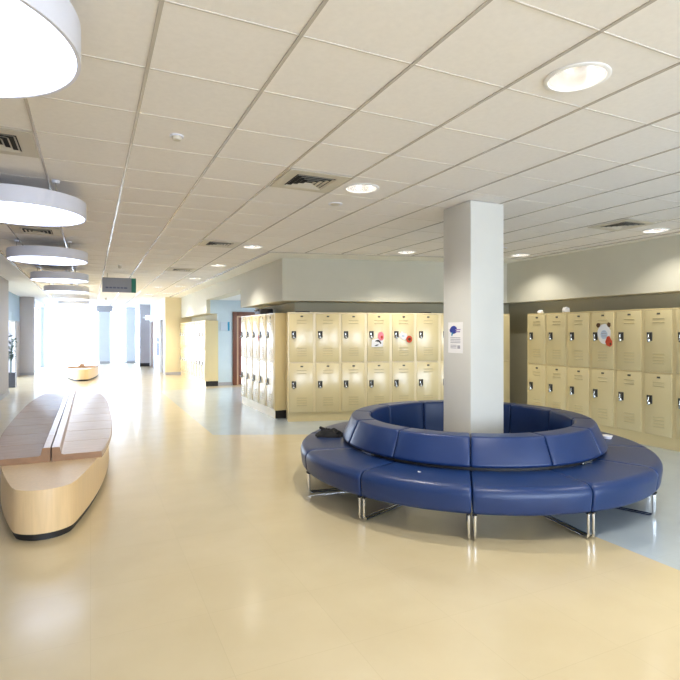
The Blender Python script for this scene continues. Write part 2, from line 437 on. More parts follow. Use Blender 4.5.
tag(m.build('wall_left_recess'), 'blue-grey panel above the left window recess', 'wall', kind=S)
m = MB(); m.box(-2.3, -1.98, 28.6, 30.4, 0, CEIL - .01, M['farpaint']); m.box(-2.3, -2.0, 23.6, 28.6, 2.8, CEIL - .01, M['white'])
tag(m.build('wall_left_far'), 'white pier at the far left corner by the end windows', 'wall', kind=S)

WN = [0]
def window(label, x0, x1, y0, y1, z0, z1, axis, panes, glass, fw=.06):
    WN[0] += 1
    w = thing('window_%d' % WN[0], label, 'window', (0, 0, 0), kind=S)
    f = MB(); g = MB()
    if axis == 'x':
        L = x1 - x0
        f.box(x0, x1, y0, y1, z0, z0 + fw, M['frame']); f.box(x0, x1, y0, y1, z1 - fw, z1, M['frame'])
        for i in range(panes + 1):
            c = x0 + L * i / panes; c = min(max(c, x0 + fw / 2), x1 - fw / 2)
            f.box(c - fw / 2, c + fw / 2, y0, y1, z0 + fw, z1 - fw, M['frame'])
        ym = (y0 + y1) / 2
        g.face([(x0 + .02, ym, z0 + .02), (x1 - .02, ym, z0 + .02), (x1 - .02, ym, z1 - .02), (x0 + .02, ym, z1 - .02)], glass)
    else:
        L = y1 - y0
        f.box(x0, x1, y0, y1, z0, z0 + fw, M['frame']); f.box(x0, x1, y0, y1, z1 - fw, z1, M['frame'])
        for i in range(panes + 1):
            c = y0 + L * i / panes; c = min(max(c, y0 + fw / 2), y1 - fw / 2)
            f.box(x0, x1, c - fw / 2, c + fw / 2, z0 + fw, z1 - fw, M['frame'])
        xm = (x0 + x1) / 2
        g.face([(xm, y0 + .02, z0 + .02), (xm, y1 - .02, z0 + .02), (xm, y1 - .02, z1 - .02), (xm, y0 + .02, z1 - .02)], glass)
    f.build('frame', w); g.build('pane', w)
# glazed end wall
m = MB(); m.box(.42, .90, 30.3, 30.9, 0, CEIL - .01, M['farpaint']); m.box(1.76, 2.14, 30.3, 30.9, 0, CEIL - .01, M['farpaint'])
tag(m.build('wall_far'), 'white piers between the bright windows at the corridor end', 'wall', kind=S)
m = MB(); m.box(.41, .91, 30.28, 30.3, 0, .12, M['signgrey']); m.box(1.75, 2.15, 30.28, 30.3, 0, .12, M['signgrey'])
tag(m.build('baseboard_far'), 'grey baseboards of the far window piers', 'baseboard', kind=S)
window('wide overexposed window left of the far piers', -2.0, .42, 30.55, 30.63, 0, CEIL - .02, 'x', 1, M['glass'])
window('overexposed window between the two far piers', .90, 1.76, 30.55, 30.63, 0, CEIL - .02, 'x', 1, M['glass'])
window('narrow overexposed window behind the grey pier', 2.14, 2.6, 30.55, 30.63, 0, CEIL - .02, 'x', 1, M['glass'])
window('blue tinted side window before the far left pier', -2.2, -2.1, 23.6, 28.6, 0, 2.8, 'y', 3, M['glassblue'])
window('left recess window behind the potted plant', -2.54, -2.46, 16.8, 22.3, 0, 2.03, 'y', 3, M['glass'])
# rear of the hall (behind the camera): a glazed entrance wall
m = MB(); m.box(-2.3, 8.05, -6.1, -5.9, 2.6, CEIL - .01, M['white']); m.box(-2.3, 8.05, -6.1, -5.9, 0, .25, M['white'])
tag(m.build('wall_back'), 'white wall over the entrance glazing behind the viewer', 'wall', kind=S)
window('glazed entrance wall behind the viewer', -2.0, 7.9, -6.04, -5.96, .25, 2.6, 'x', 6, M['glass'])

# column
m = MB(); m.box(3.547, 3.987, 4.36, 4.825, 0, CEIL - .006, M['column'], .004)
tag(m.build('column'), 'square white column rising through the round blue sofa', 'column', kind=S)

# ------------------------------------------------------------------ lockers
LH, LB, LM, LD = 1.975, .15, 1.06, .385
def make_locker(w, label, LH=1.975, LM=1.06):
    t = thing('locker', label, 'locker')
    m = MB(); s = .012
    m.box(0, s, 0, LD, LB, LH, M['locker']); m.box(w - s, w, 0, LD, LB, LH, M['locker'])
    m.box(s, w - s, 0, LD, LH - .02, LH, M['locker']); m.box(s, w - s, 0, LD, LM - .012, LM + .012, M['locker']); m.box(s, w - s, 0, LD, LB, LB + .02, M['locker'])
    m.box(s, w - s, LD - .01, LD, LB + .02, LH - .02, M['locker'])
    m.box(s, s + .014, 0, .02, LB + .02, LH - .02, M['locker']); m.box(w - s - .014, w - s, 0, .02, LB + .02, LH - .02, M['locker'])
    m.build('carcass', t)
    m = MB(); m.box(0, w, .012, LD, 0, LB, M['locker'], 0); m.build('plinth', t)
    for z0, z1 in ((LM + .014, LH - .024), (LB + .022, LM - .014)):
        m = MB(); a, b = s + .016, w - s - .016
        m.box(a, b, -.010, .012, z0, z1, M['lockdoor'], .004, 2)
        h = z1 - z0; cx = (a + b) / 2 + .01; lw = w * .19
        for q in range(2):
            z = z1 - .125 - q * .055
            m.box(cx - lw, cx + lw, -.017, -.009, z, z + .016, M['louvre'], .003, 1)
        for q in range(4):
            z = z0 + .11 + q * .045
            m.box(cx - lw, cx + lw, -.017, -.009, z, z + .016, M['louvre'], .003, 1)
        d = m.build('door', t)
        m = MB(); hx = a + w * .165; hz = z1 - h * .43
        m.box(hx - .042, hx + .042, -.013, -.007, hz - .062, hz + .062, M['recessplate'], .006, 2)
        m.box(hx - .022, hx - .004, -.026, -.012, hz - .015, hz + .03, M['steel'], .004, 1)
        m.box(hx - .038, hx - .022, -.018, -.012, hz + .02, hz + .056, M['black'], .003, 1)
        m.box(hx + .012, hx + .03, -.020, -.012, hz - .045, hz + .05, M['black'], .003, 1)
        m.tube([(hx - .016, -.024, hz - .01), (hx - .016, -.030, hz - .03), (hx + .006, -.030, hz - .03), (hx + .006, -.024, hz - .01)], .004, M['steel'], 6)
        m.lathe([(0, hz - .078), (.02, hz - .076), (.026, hz - .058), (.022, hz - .036), (0, hz - .034)], M['steel'], 12, (hx - .004, -.026))
        hd = m.build('handle', d); hd['label'] = 'steel latch pocket with padlock'
        m = MB(); zc = z1 - .05
        m.box(cx - .024, cx + .024, -.014, -.008, zc - .013, zc + .013, M['recessplate'], .005, 2)
        m.build('number_plate', d)['label'] = 'small dark number plate'
    return t
ORD = ['first', 'second', 'third', 'fourth', 'fifth', 'sixth', 'seventh', 'eighth', 'ninth', 'tenth', 'eleventh', 'twelfth']
# angled bank behind the sofa
W1 = .478; P1 = (3.21, 9.0); A1 = -R(15)
def on1(t, dep=0, z=0): return (P1[0] + t * math.cos(A1) - dep * math.sin(A1), P1[1] + t * math.sin(A1) + dep * math.cos(A1), z)
extra1 = {3: ', drawing and pink note on it', 4: ', tilted paper and red sticker on it', 0: ', at the corner'}
G1 = 'lockers in the angled bank behind the sofa'
first = None
for i in range(9):
    lab = 'cream two-door locker behind the sofa, %s from left%s' % (ORD[i], extra1.get(i, ''))
    if first is None:
        first = make_locker(W1, lab); first.location = on1(0); first.rotation_euler.z = A1; first['group'] = G1
    else: dup(first, on1(W1 * i), A1, lab, G1)
# right bank (faces -X)
W2 = .444; X2 = 7.16; Y2 = 7.22; A2 = -PI / 2
extra2 = {0: ', nearest the inner corner', 3: ', white paper badge on its upper door', 7: ', mostly cut off by the picture edge'}
G2 = 'lockers in the right-hand bank'; first2 = None
for i in range(8):
    lab = 'cream two-door locker on right wall, %s from left%s' % (ORD[i], extra2.get(i, '')) if i else 'cream two-door locker on the right wall, leftmost of its bank'
    loc = (X2, Y2 - W2 * i, 0)
    if first2 is None:
        first2 = make_locker(W2, lab, 1.945, 1.045); first2.location = loc; first2.rotation_euler.z = A2; first2['group'] = G2
    else: dup(first2, loc, A2, lab, G2)
# short bank on the corridor, lockers lit by glare
W3 = .482; X3 = 3.11; G3 = 'lockers in the short bank beside the brown door'
first3 = None
for i in range(5):
    lab = 'glare-whitened two-door locker in the short bank by the brown door, %s from its near end' % ORD[i]
    loc = (X3, 9.46 + W3 * (i + 1), 0)
    if first3 is None:
        first3 = make_locker(W3, lab); first3.location = loc; first3.rotation_euler.z = A2; first3['group'] = G3
    else: dup(first3, loc, A2, lab, G3)
G4 = 'lockers in the long bank farther down the corridor'
for i in range(10):
    dup(first3, (X3, 16.06 + W3 * (i + 1), 0), A2, 'two-door locker in the far corridor bank before the cream pier, %s from its near end' % ORD[i], G4)
# cream end panels with black kick bases
for y, lab in ((9.44, 'cream end panel with black base closing the short locker bank'), (16.04, 'cream end panel with black base closing the far locker bank')):
    t = thing('end_panel', lab, 'locker end panel', (X3 - .005, y, 0))
    m = MB(); m.box(0, .385, 0, .018, .15, LH, M['locker'], .002, 1); m.build('panel', t)
    m = MB(); m.box(.02, .385, 0, .016, 0, .15, M['black']); m.build('kick_plate', t)['label'] = 'black kick base'

# ------------------------------------------------------------------ ring sofa
SC = (3.75, 4.66)
sofa = thing('ring_sofa', 'large round blue vinyl sofa with raised backrest ring around the column', 'sofa', (SC[0], SC[1], 0))
def round_prof(corners, n=5):
    """corners: (r,z,radius) in order -> rounded closed profile"""
    out = []; L = len(corners)
    for i, (r, z, rad) in enumerate(corners):
        p = Vector((r, z)); a = Vector(corners[i - 1][:2]); b = Vector(corners[(i + 1) % L][:2])
        u = (a - p).normalized(); v = (b - p).normalized()
        if rad <= 0: out.append((r, z)); continue
        ang = u.angle(v); t = rad / math.tan(ang / 2)
        c = p + (u + v).normalized() * (rad / math.sin(ang / 2))
        s0 = p + u * t; s1 = p + v * t
        a0 = math.atan2(s0.y - c.y, s0.x - c.x); a1 = math.atan2(s1.y - c.y, s1.x - c.x)
        da = (a1 - a0 + PI) % (2 * PI) - PI
        for k in range(n + 1): 
            aa = a0 + da * k / n; out.append((c.x + rad * math.cos(aa), c.y + rad * math.sin(aa)))
    return out
def inset(prof, d):
    cx = sum(p[0] for p in prof) / len(prof); cz = sum(p[1] for p in prof) / len(prof)
    n = len(prof); out = []
    for i in range(n):
        a = Vector(prof[i - 1]); b = Vector(prof[(i + 1) % n]); t = (b - a)
        if t.length < 1e-9: out.append(prof[i]); continue
        t.normalize(); nn = Vector((-t.y, t.x)); p = Vector(prof[i])
        if nn.dot(Vector((cx, cz)) - p) < 0: nn = -nn
        p = p + nn * d; out.append((p.x, p.y))
    return out
def ring_segment(prof, a0, a1, rref, mt, gap=.004, soft=.022, n=14):
    m = MB(); k = m.mi(mt)
    ga = gap / rref; sa = soft / rref
    st = [(a0 + ga, soft * .75), (a0 + ga + sa * .12, soft * .40), (a0 + ga + sa * .4, soft * .12), (a0 + ga + sa, 0)]
    en = [(a0 + a1 - a, i) for a, i in st][::-1]
    mid = [(st[-1][0] + (en[0][0] - st[-1][0]) * j / n, 0) for j in range(1, n)]
    rings = []
    for a, ins in st + mid + en:
        pr_ = inset(prof, ins) if ins else prof
        rings.append([m.bm.verts.new((r * math.cos(a), r * math.sin(a), z)) for r, z in pr_])
    q = len(prof)
    for A, B in zip(rings, rings[1:]):
        for j in range(q):
            f = m.bm.faces.new((A[j], B[j], B[(j + 1) % q], A[(j + 1) % q])); f.material_index = k; f.smooth = True
    for rg in (rings[0], rings[-1][::-1]):
        f = m.bm.faces.new(rg); f.material_index = k; f.smooth = True
    return m
seat_prof = round_prof([(1.07, .215, .02), (1.815, .205, .045), (1.842, .430, .075), (1.07, .430, .015)])
back_prof = round_prof([(1.035, .25, .01), (1.09, .25, .01), (1.10, .458, .004), (1.385, .458, .022), (1.272, .705, .03), (1.07, .705, .03)])
SEAM = -97.8
for i in range(12):
    a0 = R(SEAM + 30 * i); a1 = a0 + R(30)
    s_ = ring_segment(seat_prof, a0, a1, 1.8, M['vinyl'], .004); s_.build('seat', sofa, autosmooth=False)
    b_ = ring_segment(back_prof, a0, a1, 1.25, M['vinyltop'], .003); b_.build('backrest', sofa, autosmooth=False)
    for sgn, a in ((1, a0), (-1, a1)):
        m = MB(); off = sgn * .024
        ca, sa = math.cos(a), math.sin(a)
        P = lambda r, z: (r * ca - off * sa, r * sa + off * ca, z)
        path = [P(1.80, .21), P(1.80, .05)] + [P(1.80 - .035 * (1 - math.cos(t)), .05 - .037 * math.sin(t)) for t in (R(30), R(60), R(90))]
        path += [P(1.25, .013)] + [P(1.25 - .035 * math.sin(t), .013 + .037 * (1 - math.cos(t))) for t in (R(30), R(60), R(90))] + [P(1.215, .215)]
        m.tube(path, .0105, M['chrome'], 10); 
        m.box(1.786, 1.816, off - .014, off + .014, .203, .214, M['black'], 0, 1, Matrix.Rotation(a, 4, 'Z'))
        m.build('leg', sofa)
m = MB(); m.lathe([(1.12, .425), (1.33, .425), (1.33, .462), (1.12, .462)], M['black'], 96, closed=True)
m.build('backrest_support', sofa)['label'] = 'black support ring under the backrest'
for a in (R(-173), R(-79)):
    m = MB(); m.box(1.33, 1.362, -.075, .075, .432, .456, M['steel'], .003, 1, Matrix.Rotation(a, 4, 'Z')); m.build('bracket', sofa)['label'] = 'bright steel bracket in the gap'

# cloth and litter on the sofa
def crumple(name, label, cat, loc, size, mt, seed, rz=0, sub=4, amp=.35):
    b = bmesh.new(); bmesh.ops.create_icosphere(b, subdivisions=sub, radius=1)
    from mathutils import noise
    for v in b.verts:
        n = noise.noise(v.co * 1.6 + Vector((seed, 0, 0))) + .5 * noise.noise(v.co * 4 + Vector((0, seed, 0)))
        f = 1 + amp * n
        v.co = Vector((v.co.x * f * size[0], v.co.y * f * size[1], max(-.5, v.co.z) * f * size[2]))
    zmin = min(v.co.z for v in b.verts)
    for v in b.verts: v.co.z = max(0, v.co.z - zmin * .9) if v.co.z > zmin * .6 else 0
    m = MB(); m.merge(b, mt)
    o = m.build(name, None, loc, rz, autosmooth=False); tag(o, label, cat); return o
bag = thing('crumpled_jacket', 'crumpled black cloth jacket lying on the left of the sofa seat', 'jacket', (2.47, 5.52, .431), R(-28))
b = bmesh.new(); bmesh.ops.create_grid(b, x_segments=44, y_segments=34, size=1)
from mathutils import noise
for v in b.verts:
    x, y = v.co.x, v.co.y; rr = math.sqrt(x * x + y * y); edge = max(0, 1 - max(abs(x), abs(y)) ** 4)
    wob = 1 + .18 * noise.noise(Vector((x * 2, y * 2, 4)))
    h = .022 + .06 * edge * (0.55 + .55 * noise.noise(Vector((x * 1.7 + 3, y * 1.9, 0)))) + .028 * abs(noise.noise(Vector((x * 5, y * 4, 1)))) * edge
    c = max(abs(x), abs(y)) / (rr + 1e-6) if rr > 0 else 1
    v.co = Vector((x * c ** .6 * .165 * wob, y * c ** .6 * .15 * wob, h * edge ** .4 if edge > 0 else .001))
m = MB(); m.merge(b, M['darkfab']); m.build('body', bag, autosmooth=False)
m = MB(); m.tube([(-.05 + .17 * t, -.06 + .05 * math.sin(t * 5), .05 + .02 * math.sin(t * 7)) for t in [k / 10 for k in range(11)]], .014, M['darkfab'], 8); m.build('sleeve', bag)
m = MB(); m.tube([(.05 - .16 * t, .05 + .03 * math.sin(t * 6), .06 + .02 * math.sin(3 + t * 5)) for t in [k / 10 for k in range(11)]], .016, M['darkfab'], 8); m.build('sleeve', bag)
cup = thing('plastic_tub', 'small clear plastic tub with lid left on the right of the sofa seat', 'tub', (5.16, 4.03, .433), R(20))
m = MB(); m.lathe([(0, .002), (.048, .002), (.055, .03), (.0, .03)], M['cupw'], 24); m.build('body', cup)
m = MB(); m.lathe([(0, .03), (.06, .03), (.061, .036), (0, .038)], M['paper'], 24); m.build('lid', cup)
m = MB(); m.prism([(-.012, -.008), (.012, -.010), (.010, .010), (-.009, .009)], 0, .004, M['paper'])
tag(m.build('paper_scrap', None, (2.50, 3.74, .4305)), 'tiny white scrap of paper on the front left sofa seat', 'paper scrap')

# ------------------------------------------------------------------ things on lockers
crumple('paper_ball', 'crumpled white paper ball on top of the leftmost right-wall locker', 'paper ball', (7.27, 7.02, 1.945), (.05, .05, .045), M['paper'], 2.1, sub=3)
crumple('paper_ball', 'larger white and dark crumpled ball on top of the second right-wall locker', 'paper ball', (7.27, 6.46, 1.945), (.06, .06, .06), M['paper'], 5.4, sub=3)
bb = thing('black_case', 'black case lying on top of the short locker bank under the bulkhead', 'case', (3.30, 10.75, LH), 0)
m = MB(); m.box(-.14, .14, -.22, .22, 0, .13, M['black'], .03, 3); m.build('body', bb)
m = MB(); m.tube([(-.14, -.1, .09), (-.18, -.08, .09), (-.18, .08, .09), (-.14, .1, .09)], .012, M['black'], 8); m.build('handle', bb)
p = on1(.27, .12, LH)
m = MB(); m.box(-.13, .13, -.09, .09, 0, .02, M['black'], .006, 2); tag(m.build('black_folder', None, p, A1), 'flat black folder on top of the corner locker', 'folder')
p = on1(2.62, .12, LH)
m = MB(); m.box(-.10, .10, -.08, .08, 0, .018, M['inkblk'], .005, 2); tag(m.build('dark_notebook', None, p, A1), 'thin dark notebook on top of the sixth locker behind the sofa', 'notebook')

def flat(poly_list, name, label, loc, rz, cat='paper'):
    """flat pieces in the local x (width) / z plane, facing -y; poly_list = (points, material, layer)"""
    m = MB()
    for pts, mt, lay in poly_list:
        y = -.0012 * (lay + 1); k = m.mi(mt)
        fr = [m.bm.verts.new((x, y, z)) for x, z in pts]; bk = [m.bm.verts.new((x, 0, z)) for x, z in pts]
        f = m.bm.faces.new(fr); f.material_index = k
        for i in range(len(pts)):
            f = m.bm.faces.new((fr[i], bk[i], bk[(i + 1) % len(pts)], fr[(i + 1) % len(pts)])); f.material_index = k
    o = m.build(name, None, loc, rz, autosmooth=False); tag(o, label, cat); return o
def blob(cx, cz, rx, rz, n=14, j=.12, seed=0):
    rnd = random.Random(seed)
    return [(cx + rx * math.cos(2 * PI * i / n) * (1 + rnd.uniform(-j, j)), cz + rz * math.sin(2 * PI * i / n) * (1 + rnd.uniform(-j, j))) for i in range(n)]
rect = lambda x0, x1, z0, z1: [(x0, z0), (x1, z0), (x1, z1), (x0, z1)]
# scale on angled bank: 1 px = ~ .0184 m ; positions measured in px from the photograph
def spot1(px, py):
    t = W1 * (px - 288.3) / 25.25; return t, EYE + (333.2 - py + (px - 288) * .006) * 9.55 / 529
t, z = spot1(375.5, 343.5)
flat([([(-.115, -.085), (.10, -.075), (.115, .055), (.0, .075), (-.105, .05)], M['paper'], 0),
      ([(-.05, .02), (-.02, .045), (.02, .05), (.05, .03), (.075, -.02), (.055, -.025), (.03, .01), (-.02, .02)], M['inkblk'], 1),
      ([(-.06, -.06), (-.02, -.065), (.03, -.04), (-.01, -.035)], M['inkblk'], 1)],
     'paper_drawing', 'white paper with black brush marks taped to the fourth locker behind the sofa', on1(t, -.022, z), A1)
t, z = spot1(379, 337)
flat([(blob(0, 0, .058, .085, 16, .1, 3), M['pink'], 2), (blob(.015, -.02, .02, .03, 10, .2, 5), M['red'], 3)], 'paper_note', 'pink paper note above the white drawing on the fourth locker', on1(t, -.0245, z), A1)
t, z = spot1(401.5, 336.5)
flat([([(-.09, .005), (-.03, .075), (.07, .035), (.085, -.03), (.03, -.085), (-.04, -.05)], M['paper'], 0), ([(-.02, .01), (.03, .0), (.02, -.03), (-.025, -.02)], M['signpale'], 1)],
     'paper_note', 'tilted white paper taped to the fifth locker behind the sofa', on1(t, -.022, z), A1)
t, z = spot1(407.8, 340.3)
flat([(blob(0, 0, .06, .066, 20, .03, 8), M['red'], 2), (blob(.005, .0, .028, .03, 12, .1, 9), M['brownpr'], 3)], 'round_sticker', 'round red sticker at the corner of the white paper on the fifth locker', on1(t, -.022, z), A1, 'sticker')
# badge on the right bank, fourth locker: cloud shaped white paper, brown corners, red tag
def spot2(y, z): return (X2 - .022, y, z)
yb = Y2 - W2 * 3.60; zb_ = 1.585
flat([(blob(0, .0, .115, .155, 18, .05, 11), M['paper'], 0), (blob(0, -.01, .062, .07, 14, .04, 12), M['signpale'], 1),
      (rect(-.045, .045, .0, .012), M['greypr'], 2), (rect(-.04, .04, -.035, -.025), M['greypr'], 2), (rect(-.03, .03, .03, .038), M['greypr'], 2),
      (blob(-.10, .135, .036, .038, 10, .15, 13), M['brownpr'], 3), (blob(.085, .14, .032, .038, 10, .15, 14), M['brownpr'], 3)],
     'paper_badge', 'cloud-shaped white paper badge with brown corner pieces on the fourth right-wall locker', spot2(yb, zb_), A2)
flat([([(-.03, .075), (.01, .085), (.03, .04), (.055, .01), (.055, -.05), (.02, -.08), (-.035, -.06), (-.06, -.01)], M['red'], 4), (blob(.03, -.035, .016, .02, 8, .1, 2), M['brownpr'], 5)],
     'paper_tag', 'red paper tag at the lower right of the white badge', spot2(yb - .085, zb_ - .115), A2)
# red mark on the short bank
flat([([(-.03, .06), (.03, .05), (.035, -.05), (-.02, -.06)], M['pink'], 0)], 'paper_note', 'small pink note on a glare-lit locker of the short bank', (X3 - .022, 9.46 + W3 * 2.1, 1.50), A2)
# poster on the column
flat([(rect(-.125, .125, -.165, .165), M['paper'], 0), (blob(-.035, .085, .065, .042, 12, .15, 21), M['bluepr'], 1), (rect(-.085, .02, .055, .066), M['bluepr'], 2),
      (rect(.0, .085, .08, .092), M['purplepr'], 2), (rect(.0, .08, .058, .07), M['purplepr'], 2), ([(-.06, .06), (-.04, .05), (-.055, .015), (-.07, .02)], M['signblue'], 2)]
     + [(rect(-.085, .085, z, z + .008), M['greypr'], 1) for z in (-.005, -.022, -.04, -.058)]
     + [(rect(-.085, .02, z, z + .007), M['greypr'], 1) for z in (-.085, -.1, -.115)] + [(rect(.035, .08, -.118, -.082), M['greypr'], 1)],
     'notice_poster', 'white notice with blue print taped to the left face of the column', (3.546, 4.61, 1.55), -PI / 2, 'poster')
# alcove wall sign, blue end
s1 = thing('room_sign', 'small pale room sign with blue end on the alcove wall', 'sign', (3.71, 16.1, 1.80))
m = MB(); m.box(-.14, .08, -.02, .018, -.13, .14, M['signpale'], .004, 1); m.build('panel', s1)
m = MB(); m.box(.08, .14, -.02, .018, -.13, .14, M['signblue'], .004, 1); m.build('end_band', s1)['label'] = 'blue end band'
# hanging signs
def hang_sign(loc, w, h, label, rz=0, green=True):
    t = thing('hanging_sign', label, 'sign', loc, rz)
    m = MB(); m.box(-w / 2, w / 2 - (.1 if green else 0), -.03, .03, -h, 0, M['signgrey'], .006, 2); m.build('panel', t)
    if green:
        m = MB(); m.box(w / 2 - .1, w / 2, -.03, .03, -h, 0, M['signgreen'], .006, 2); m.build('end_band', t)['label'] = 'green end band'
        m = MB(); rnd = random.Random(4); x = -w / 2 + .07
        while x < w / 2 - .2:
            l = rnd.uniform(.05, .1); m.box(x, x + l, -.033, -.029, -h * .74, -h * .64, M['signtext']); x += l + .018
        m.build('lettering', t)['label'] = 'small dark line of lettering'
    for sx in (-.35, .35):
        m = MB(); m.tube([(w * sx, 0, 0), (w * sx, 0, CEIL - loc[2] - .004)], .008, M['steel'], 8); m.build('rod', t)
hang_sign((.60, 13.2, 2.87), .72, .335, 'grey hanging direction sign with green right end under the corridor ceiling')
hang_sign((.62, 28.2, 2.93), .72, .30, 'small distant grey sign hanging in front of the far window pier', green=False)
# lit white sign by the dark door
ls = thing('wall_lamp', 'small lit white box sign on the wall above the dark far door', 'wall lamp', (2.57, 25.6, 2.3))
m = MB(); m.box(-.30, .03, -.04, .04, -.10, .10, M['exitwhite'], .01, 2); m.build('panel', ls)
m = MB(); m.box(-.42, -.30, -.012, .012, -.03, .03, M['frame']); m.build('arm', ls)
for y, z, n_ in ((23.6, 1.35, 'upper'), (23.6, .95, 'lower')):
    m = MB(); m.box(-.025, .0, -.12, .12, -.12 if n_ == 'upper' else -.3, .06 if n_ == 'upper' else .22, M['bluepr'], .004, 1)
    tag(m.build('wall_notice', None, (2.6, y, z)), 'small dark blue notice on the far white wall, %s of two' % n_, 'notice')

# ------------------------------------------------------------------ plant
pl = thing('potted_plant', 'leafy plant in a black square planter in the left window recess', 'plant', (-2.17, 18.3, 0))
m = MB(); m.prism([(-.17, -.17), (.17, -.17), (.17, .17), (-.17, .17)], 0, .42, M['pot'], .015); m.box(-.15, .15, -.15, .15, .415, .425, M['soil']); m.build('planter', pl)
m = MB(); rnd = random.Random(11); stems = []
for i in range(6):
    a = rnd.uniform(0, 2 * PI); h = rnd.uniform(.75, 1.25); top = (.09 * math.cos(a), .16 * math.sin(a), .42 + h); stems.append(((.05 * math.cos(a), .05 * math.sin(a), .42), top))
    m.tube([stems[-1][0], (.06 * math.cos(a), .09 * math.sin(a), .42 + h / 2), top], [.012, .01, .006], M['leaf'], 6)
m.build('stem', pl)
m = MB()
for i in range(95):
    s0, s1_ = stems[i % 6]; t = rnd.uniform(.35, 1); base = Vector(s0).lerp(Vector(s1_), t)
    a = rnd.uniform(0, 2 * PI); l = rnd.uniform(.14, .28); up = rnd.uniform(-.1, .7); d = Vector((math.cos(a) * .8, math.sin(a), up)).normalized(); sd = d.cross(Vector((0, 0, 1))).normalized() * l * .17
    mid = base + d * l * .5 + Vector((0, 0, .02)); tip = base + d * l - Vector((0, 0, .05))
    clampx = lambda v: Vector((min(max(v.x, -.24), .2), v.y, v.z))
    m.face([clampx(base), clampx(mid - sd), clampx(tip), clampx(mid + sd)], M['leaf'], True)
m.build('foliage', pl, autosmooth=False)

# ------------------------------------------------------------------ benches
def lens_half(y, L0=4.66, L1=12.5, wmax=.60):
    c = (L0 + L1) / 2; t = abs(y - c) / ((L1 - L0) / 2)
    return wmax * (1 - t ** 2.4 * .66)
def make_bench(label):
    CX, Y0, Y1 = 0, 0, 7.84
    C = Y1 / 2
    half = lambda y: .585 * (1 - abs((y - C) / C) ** 3.0 * .66)
    def outline(ins, ya, yb, rnose):
        ys = [ya + (yb - ya) * i / 40 for i in range(41)]
        right = []
        for y in ys:
            w = half(y) - ins
            for e in (y - ya, yb - y):
                if e < rnose: w -= (1 - math.sqrt(max(0, 1 - (1 - e / rnose) ** 2))) * min(rnose, w * .9)
            right.append((max(w, .02), y))
        # finer nose sampling
        extra = []
        for k in range(1, 8):
            e = rnose * (1 - math.cos(k * PI / 16)) ; 
            for y in (ya + e, yb - e):
                w = half(y) - ins; w -= (1 - math.sqrt(max(0, 1 - (1 - e / rnose) ** 2))) * min(rnose, w * .9); extra.append((w, y))
        right = sorted(right + extra, key=lambda p: p[1])
        return [(x, y) for x, y in right] + [(-x, y) for x, y in right[::-1]]
    t = thing('long_bench', label, 'bench')
    m = MB(); m.prism(outline(.047, .02, Y1 - .02, .15), 0, .055, M['black']); m.build('plinth', t)['label'] = 'black recessed base'
    m = MB(); m.prism(outline(.025, 0, Y1, .16), .055, .392, M['maple'], .006, 2); m.build('body', t)['label'] = 'pale maple veneered body'
    ya, yb = .98, Y1 - .98
    n = 9
    for sg in (-1, 1):
        m = MB(); b0 = .006; rail = .085
        for k in range(n):
            y0 = ya + (yb - ya) * k / n + .005; y1 = ya + (yb - ya) * (k + 1) / n - .005
            ysub = [y0 + (y1 - y0) * j / 6 for j in range(7)]
            rings = []
            for y in ysub:
                w = half(y) + .012
                prof = [(b0, .392), (w, .392), (w, .446), (w - .006, .452), (rail + .02, .452), (rail, .462), (rail - .012, .520), (rail - .02, .526), (b0, .526)]
                rings.append([m.bm.verts.new((sg * x, y, z)) for x, z in prof])
            q = len(rings[0])
            for A, B in zip(rings, rings[1:]):
                for j in range(q):
                    f = m.bm.faces.new((A[j], B[j], B[(j + 1) % q], A[(j + 1) % q])); f.material_index = m.mi(M['slab'])
            for rg in (rings[0], rings[-1][::-1]):
                f = m.bm.faces.new(rg); f.material_index = m.mi(M['endgrain'])
        m.build('seat_slab', t)['label'] = 'brown plank seat half with raised centre rail'
    return t
bench = make_bench('long boat-shaped wooden bench at the left, plank seats on pale veneered base')
bench.location = (-.335, 4.66, 0)
dup(bench, (-.27, 19.5, 0), 0, 'second boat-shaped wooden bench, small in the distance before the far windows')
for o in (bench,): o['group'] = 'boat-shaped benches in the corridor'
bpy.data.objects['long_bench.001']['group'] = 'boat-shaped benches in the corridor'

# ------------------------------------------------------------------ pendant lamps
def make_pendant(label):
    t = thing('pendant_lamp', label, 'lamp')
    m = MB(); m.lathe([(.0, .15), (.53, .15), (.545, .145), (.545, 0), (.530, 0), (.530, .02)], M['drum'], 72); m.build('drum', t)
    m = MB(); m.lathe([(.530, .006), (.40, -.004), (.25, -.010), (0.001, -.012)], M['diffuser'], 72); m.build('diffuser', t)
    for a in (R(75), R(195), R(315)):
        m = MB(); x, y = .42 * math.cos(a), .46 * math.sin(a)
        m.tube([(x, y, .15), (x, y, CEIL - PZ - .005)], .006, M['steel'], 8)
        m.lathe([(0, CEIL - PZ - .03), (.03, CEIL - PZ - .03), (.035, CEIL - PZ - .006), (0, CEIL - PZ - .006)], M['drum'], 16, (x, y)); m.build('cable', t)
    return t
PZ = 2.70
LP = [(2.42, 'huge round white drum pendant lamp cut off at the top left'), (5.72, 'second round drum pendant lamp from the camera, cut by the left edge'),
      (9.2, 'third round drum pendant lamp along the corridor'), (12.6, 'fourth round drum pendant lamp along the corridor'), (16.05, 'fifth round drum pendant lamp along the corridor'),
      (19.5, 'sixth round drum pendant lamp along the corridor'), (23.0, 'seventh and smallest drum pendant lamp nearest the far windows')]
pend = None
for y, lab in LP:
    if pend is None: pend = make_pendant(lab); pend.location = (-.58, y, PZ); pend['group'] = 'drum pendant lamps'
    else: dup(pend, (-.58, y, PZ), 0, lab, 'drum pendant lamps')

